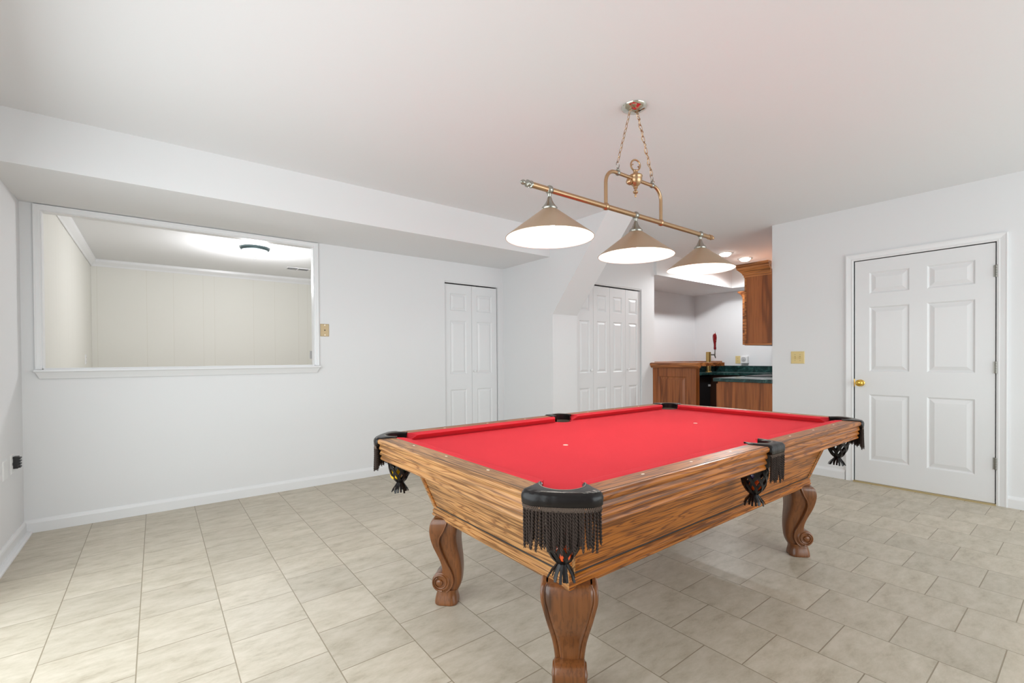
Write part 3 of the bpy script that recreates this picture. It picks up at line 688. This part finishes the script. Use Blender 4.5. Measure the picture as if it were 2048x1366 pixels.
# ================================================================ PENDANT
LY, ZB = 1.595, 1.955
pend = thing('billiard_pendant_light', 'three shade brass billiard lamp hanging by chains over the red table', 'pendant light', (2.105, LY, ZC))
bm = NB(); lathe(bm, [(.066, 0), (.069, -.004), (.066, -.010), (.054, -.018), (.045, -.021), (.034, -.028), (.012, -.032), (.003, -.033)], (2.095, LY, ZC), (0, 0, 1), 40); obj('canopy', bm, CHROME, pend, smooth=True)
bm = NB(); tube(bm, [(1.352, LY, ZB), (2.868, LY, ZB)], .0135, 20)
obj('bar', bm, BRASS, pend, smooth=True)
fin = [(.0165, 0), (.0165, .006), (.010, .010), (.009, .014), (.016, .020), (.0165, .028), (.010, .034), (.007, .039), (.0115, .045), (.0105, .054), (.004, .062), (.001, .064)]
for x, s in ((1.352, -1), (2.868, 1)):
    bm = NB(); lathe(bm, fin, (x, LY, ZB), (s, 0, 0), 20); obj('finial', bm, BRASS if s > 0 else NICKEL, pend, smooth=True)
LX = (1.462, 2.105, 2.765)
for x in LX:
    bm = NB(); sphere(bm, (x, LY, ZB), .0205, 20)
    lathe(bm, [(.010, -.018), (.009, -.026), (.007, -.032), (.010, -.037), (.014, -.050), (.022, -.066), (.031, -.077), (.037, -.084), (.037, -.091), (.033, -.096)], (x, LY, ZB), (0, 0, 1), 28)
    h = obj('shade_holder', bm, NICKEL, pend, smooth=True)
    bm = NB(); z0, z1 = ZB - .088, ZB - .222; lathe(bm, [(.030, z0), (.206, z1), (.2075, z1 - .002), (.2065, z1 - .004), (.2045, z1 - .002), (.029, z0 - .004)], (x, LY, 0), (0, 0, 1), 72, cap=False); sh = obj('lamp_shade', bm, SHADE, pend, smooth=True)
    bm = NB(); lathe(bm, [(.2040, z1 - .0028), (.0285, z0 - .0055), (.002, z0 - .0055)], (x, LY, 0), (0, 0, 1), 72, cap=False); obj('shade_lining', bm, LINER, sh, smooth=True)
    bm = NB(); lathe(bm, [(.013, -.092), (.014, -.112), (.022, -.128), (.030, -.146), (.030, -.160), (.022, -.176), (.008, -.184), (.001, -.185)], (x, LY, ZB), (0, 0, 1), 24); obj('bulb', bm, BULB, sh, smooth=True)
    lamp('POINT', 'pendant_lamp', (x, LY, ZB - .205), 5.5, (1.0, .96, .90), .03)
# arch
pts = []; xa, xb, zt = 1.858, 2.340, 2.152; r = .072
pts.append((xa, LY, ZB)); pts.append((xa, LY, zt - r - .06))
for k in range(9): t = math.pi - k * math.pi / 16; pts.append((xa + r + r * math.cos(t), LY, zt - r + r * math.sin(t)))
for k in range(9): t = math.pi / 2 - k * math.pi / 16; pts.append((xb - r + r * math.cos(t), LY, zt - r + r * math.sin(t)))
pts += [(xb, LY, zt - r - .06), (xb, LY, ZB)]
bm = NB(); tube(bm, pts, .0095, 14); obj('arch', bm, BRASS, pend, smooth=True)
for x in (xa, xb):
    bm = NB(); sphere(bm, (x, LY, ZB), .0195, 18); obj('joint', bm, BRASS, pend, smooth=True)
for x in (1.955, 2.255):
    bm = NB(); sphere(bm, (x, LY, zt), .0145, 16); lathe(bm, [(.009, .012), (.011, .016), (.006, .022), (.006, .028)], (x, LY, zt), (0, 0, 1), 14)
    tube(bm, [(x + .012 * math.cos(a), LY, zt + .044 + .017 * math.sin(a)) for a in [2 * math.pi * k / 20 for k in range(20)]], .0022, 8, close=True)
    obj('chain_loop', bm, NICKEL, pend, smooth=True)
bm = NB(); xh = 2.105
lathe(bm, [(.003, -.098), (.006, -.092), (.005, -.080), (.013, -.074), (.014, -.066), (.007, -.060), (.007, -.052), (.012, -.048), (.012, -.040), (.022, -.030), (.033, -.016), (.036, 0), (.036, .012), (.039, .016), (.036, .022), (.022, .026), (.015, .030), (.012, .042), (.014, .046), (.010, .052)], (xh, LY, zt), (0, 0, 1), 28)
lathe(bm, [(.006, 0), (.016, .012), (.021, .020), (.019, .030), (.008, .040)], (xh - .02, LY, zt - .006), (-.72, .55, -.42), 18)
tube(bm, [(xh + .027 * math.cos(a), LY - .010 * math.cos(a), zt + .078 + .030 * math.sin(a)) for a in [2 * math.pi * k / 24 for k in range(24)]], .0048, 8, close=True)
for s in (-1, 1): lathe(bm, [(.004, 0), (.003, .006), (.0008, .014)], (xh + s * .022, LY, zt + .078), (s * .8, 0, -.6), 8)
obj('hub', bm, BRASS, pend, smooth=True)
def chain(a, b, sag=0):
    a, b = Vector(a), Vector(b); L_ = (b - a).length; n = int(L_ / .029); bm = NB(); d = (b - a).normalized(); e1 = d.cross(Vector((0, 1, 0))).normalized(); e2 = d.cross(e1)
    for i in range(n):
        c = a + d * (L_ * (i + .5) / n); e = e1 if i % 2 else e2
        e = (e + (e2 if i % 2 else e1) * .25).normalized()
        tube(bm, [c + d * math.cos(t) * .0185 + e * math.sin(t) * .0088 for t in [2 * math.pi * k / 14 for k in range(14)]], .0017, 6, close=True)
    return obj('chain', bm, BRASS, pend, smooth=True)
chain((1.955, LY, zt + .058), (2.062, LY, ZC - .030)); chain((2.255, LY, zt + .058), (2.125, LY, ZC - .030))
bm = NB(); pts = []
for k in range(61):
    t = k / 60; x = 2.125 + .140 * t; z = ZC - .03 + (zt + .02 - ZC + .03) * t
    pts.append((x + .008 * math.sin(t * 34), LY + .008 * math.cos(t * 34), z))
tube(bm, pts, .0017, 6); obj('cord', bm, BRASS, pend, smooth=True)
for x in (2.068, 2.128):
    bm = NB(); lathe(bm, [(.005, 0), (.005, -.010), (.002, -.012)], (x, LY, ZC - .022), (0, 0, 1), 10); obj('canopy_hook', bm, CHROME, pend, smooth=True)

# ================================================================ BAR AREA
for i, (x, y, lb) in enumerate(((6.03, 3.12, 'left recessed ceiling light, glowing warm, next to the lamp shade'), (6.565, 3.115, 'right recessed ceiling light, glowing white above the tall cabinet'))):
    t = thing('recessed_light', lb, 'ceiling light', (x, y, ZC), 'recessed lights over the bar')
    bm = NB(); lathe(bm, [(.098, 0), (.098, -.004), (.080, -.007), (.078, 0)], (x, y, ZC), (0, 0, 1), 36); obj('trim_ring', bm, CHROME, t, smooth=True)
    bm = NB(); lathe(bm, [(.070, 0), (.070, -.010), (.058, -.026), (.040, -.036), (.005, -.040)], (x, y, ZC), (0, 0, 1), 28); obj('bulb', bm, GLOW, t, smooth=True)
    o = lamp('SPOT', 'recessed_lamp', (x, y, ZC - .06), 66, (.94, .98, 1.0), .05); o.data.spot_size = math.radians(165); o.data.spot_blend = .3
# front bar: panelled oak wall with overhanging top
bar = thing('oak_bar', 'oak bar front with a raised panel and a moulded overhanging top', 'bar', (5.20, 3.33, 0))
bm = NB(); panel_door(bm, lambda u, z, d: (WX + .002 + d, u, z), 3.05, 3.648, .0, 1.035, [(3.17, 3.56, .14, .93)], .075, rec=.010, sl=.014, fs=.03); obj('bar_front', bm, CABZ, bar)
bm = NB(); box(bm, 5.155, 5.235, 3.035, 3.05, 0, 1.035); obj('end_post', bm, CABZ, bar)
bm = NB()
tp = [(5.105, 1.062), (5.098, 1.070), (5.098, 1.088), (5.108, 1.098), (5.13, 1.102), (5.50, 1.102), (5.50, 1.060), (5.150, 1.060), (5.145, 1.040), (5.130, 1.034), (5.115, 1.045)]
rings = [[(x, y + (x - 5.1) * k, z) for x, z in tp] for y, k in ((3.648, 0), (2.98, -.30))]
loft(bm, rings); obj('bar_top', bm, CABY, bar)
t = thing('bar_ledge', 'oak raised ledge along the back wall behind the beer tap', 'shelf', (6.4, 4.22, 1.07))
bm = NB(); box(bm, 5.22, 7.60, 3.99, WY, 1.055, 1.102); obj('ledge_top', bm, CABX, t, bevel=.004)
bm = NB(); box(bm, 5.22, 7.598, 4.10, 4.14, .925, 1.055); obj('ledge_riser', bm, GREEN, t)
# back counter with a dark undercounter space
cab = thing('back_counter', 'dark green marbled counter along the back walls of the bar', 'counter', (6.4, 4.1, 0))
bm = NB(); prism(bm, [(5.22, 3.83), (7.0, 3.83), (7.0, 2.19), (7.598, 2.19), (7.598, WY - .002), (5.22, WY - .002)], lambda a, b, z: (a, b, z), .885, .925); obj('countertop', bm, GREEN, cab, bevel=.003)
bm = NB(); box(bm, 7.578, 7.598, 2.19, 4.09, .926, 1.022); obj('backsplash', bm, GREEN, cab)
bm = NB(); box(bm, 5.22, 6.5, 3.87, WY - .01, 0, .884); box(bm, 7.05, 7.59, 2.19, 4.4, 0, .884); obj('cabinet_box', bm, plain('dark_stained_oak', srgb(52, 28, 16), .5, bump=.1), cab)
fr_ = thing('mini_fridge', 'black mini fridge standing in the gap under the bar counter', 'fridge', (6.78, 4.15, 0))
bm = NB(); box(bm, 6.52, 7.03, 3.93, 4.45, .02, .87); obj('body', bm, BLACK, fr_, bevel=.004)
bm = NB(); box(bm, 6.525, 7.025, 3.885, 3.928, .04, .865); dr = obj('door', bm, BLACK, fr_, bevel=.006)
bm = NB(); box(bm, 6.955, 7.01, 3.872, 3.884, .70, .73); obj('handle', bm, GPLAS, dr)
# beer tower
tx, ty = 7.03, 3.92
tap = thing('beer_tap', 'brass beer tower with a dark red tap handle standing on the green counter', 'beer tap', (tx, ty, .925))
bm = NB(); lathe(bm, [(.052, 0), (.052, .008), (.040, .014), (.038, .016), (.038, .318), (.036, .325), (.0, .326)], (tx, ty, .925), (0, 0, 1), 32); obj('tower', bm, plain('dull_brass', srgb(176, 148, 92), .32, .9, bump=.05), tap, smooth=True)
dvr = (right * 1).normalized(); dvr.z = 0
fp = Vector((tx, ty, 1.205)) + dvr * .036
bm = NB(); tube(bm, [fp, fp + dvr * .03, fp + dvr * .065], [.012, .010, .011], 12)
tube(bm, [fp + dvr * .060 + Vector((0, 0, .012)), fp + dvr * .072 + Vector((0, 0, -.03)), fp + dvr * .080 + Vector((0, 0, -.055))], [.011, .009, .007], 12)
tube(bm, [fp + dvr * .066, fp + dvr * .068 + Vector((0, 0, .045)), fp + dvr * .070 + Vector((0, 0, .085))], [.012, .008, .009], 12)
fc = obj('faucet', bm, STEEL, tap, smooth=True)
hp = fp + dvr * .070 + Vector((0, 0, .08)); bm = NB()
rg = []
for z, w in ((0, .016), (.02, .022), (.05, .021), (.09, .019), (.12, .024), (.16, .031), (.20, .034), (.235, .030), (.26, .018), (.27, .008)):
    rg.append([hp + Vector((0, 0, z)) + dvr * (w * math.cos(2 * math.pi * k / 16) - .006 * z / .27) + fwd * .4 * w * math.sin(2 * math.pi * k / 16) for k in range(16)])
loft(bm, rg); obj('handle', bm, REDH, tap, smooth=True)
hd = bpy.data.objects['handle'] if False else [o for o in tap.children if o.name.startswith('handle')][0]
for z, w in ((.05, .006), (.085, .007), (.11, .005), (.15, .006)):
    bm = NB(); sphere(bm, hp + Vector((0, 0, z)) - fwd * .010 + dvr * .010, w, 10); obj('ornament', bm, CHROME, hd, smooth=True)
bm = NB(); sphere(bm, hp + Vector((0, 0, .275)), .009, 12); obj('handle_tip', bm, CHROME, hd, smooth=True)
# near base cabinet run
bc = thing('base_cabinet', 'oak base cabinet end panel below the nearest green countertop', 'cabinet', (6.1, 2.47, 0))
bm = NB(); box(bm, 5.162, 6.98, 2.167, 2.765, 0, .884); obj('cabinet_box', bm, CABZ, bc, bevel=.002)
bm = NB(); box(bm, 5.166, 6.94, 2.766, 2.785, .10, .86); obj('door', bm, CABZ, bc, bevel=.003)
ct = NB(); box(ct, 5.140, 6.99, 2.167, 2.81, .885, .925)
tag(obj('countertop', ct, GREEN, bevel=.003, origin=(6.1, 2.47, .885)), 'dark green marbled countertop on the nearest oak base cabinet', 'countertop')
bm = NB(); box(bm, 5.80, 6.45, 2.29, 2.76, .9255, .934); tag(obj('cooktop', bm, BLACK, bevel=.003, origin=(6.1, 2.5, .9255)), 'flat black cooktop lying on the nearest green countertop', 'cooktop')
# upper cabinets
uc = thing('wall_cabinet', 'tall oak wall cabinet with crown moulding reaching near the ceiling', 'cabinet', (5.7, 2.3, 1.295))
bm = NB(); box(bm, 5.15, 6.35, 2.167, 2.448, 1.295, 2.10); obj('cabinet_box', bm, CABZ, uc, bevel=.002)
bm = NB(); box(bm, 5.146, 5.15, 2.165, 2.448, 1.295, 1.314); box(bm, 5.146, 5.15, 2.430, 2.448, 1.314, 2.10); obj('edge_strip', bm, CABY, uc)
cp_ = [(0, 2.040), (.006, 2.040), (.008, 2.062), (.016, 2.068), (.018, 2.080), (.034, 2.100), (.060, 2.128), (.064, 2.150), (.078, 2.156), (.082, 2.168), (.082, 2.180), (0, 2.180)]
bm = NB()
rings = [[(5.15 - a, y_, z) for a, z in cp_] for y_ in (2.167,)] + [[(5.15 - a, 2.448 + a, z) for a, z in cp_]] + [[(6.35, 2.448 + a, z) for a, z in cp_]]
loft(bm, rings); obj('crown_moulding', bm, CABY, uc)
uc2 = thing('wall_cabinet', 'lower oak wall cabinet with its own crown, peeking out behind the tall one', 'cabinet', (6.9, 2.4, 1.27))
YF = 2.472 / 5.148 * 6.38
bm = NB(); box(bm, 6.38, 7.17, 2.167, YF, 1.333, 2.02); obj('cabinet_box', bm, CABY, uc2, bevel=.002)
bm = NB(); o_ = [(0, 1.985), (.006, 1.985), (.014, 2.01), (.04, 2.04), (.056, 2.052), (.06, 2.068), (0, 2.068)]
rings = [[(6.38 - a * .3, 2.167, z) for a, z in o_], [(6.38 - a * .3, YF + a, z) for a, z in o_], [(7.17, YF + a, z) for a, z in o_]]
loft(bm, rings); obj('crown_moulding', bm, CABX, uc2)
plate('power_outlet', 'almond outlet plate on the bar wall above the green backsplash', 'outlet', (7.6, 3.725, 1.12), .08, .125, '-x', ALMOND, 'outlet')
t = thing('dial_timer', 'white plug-in timer with a round dial beside the almond outlet', 'timer', (7.6, 3.60, 1.12))
bm = NB(); box(bm, 7.545, 7.598, 3.545, 3.655, 1.058, 1.182); obj('housing', bm, WPLAS, t, bevel=.012)
bm = NB(); lathe(bm, [(.036, 0), (.036, .006), (.032, .010), (.012, .010), (.010, .016), (.002, .017)], (7.545, 3.605, 1.132), (-1, 0, 0), 28); obj('dial', bm, GPLAS, t, smooth=True)
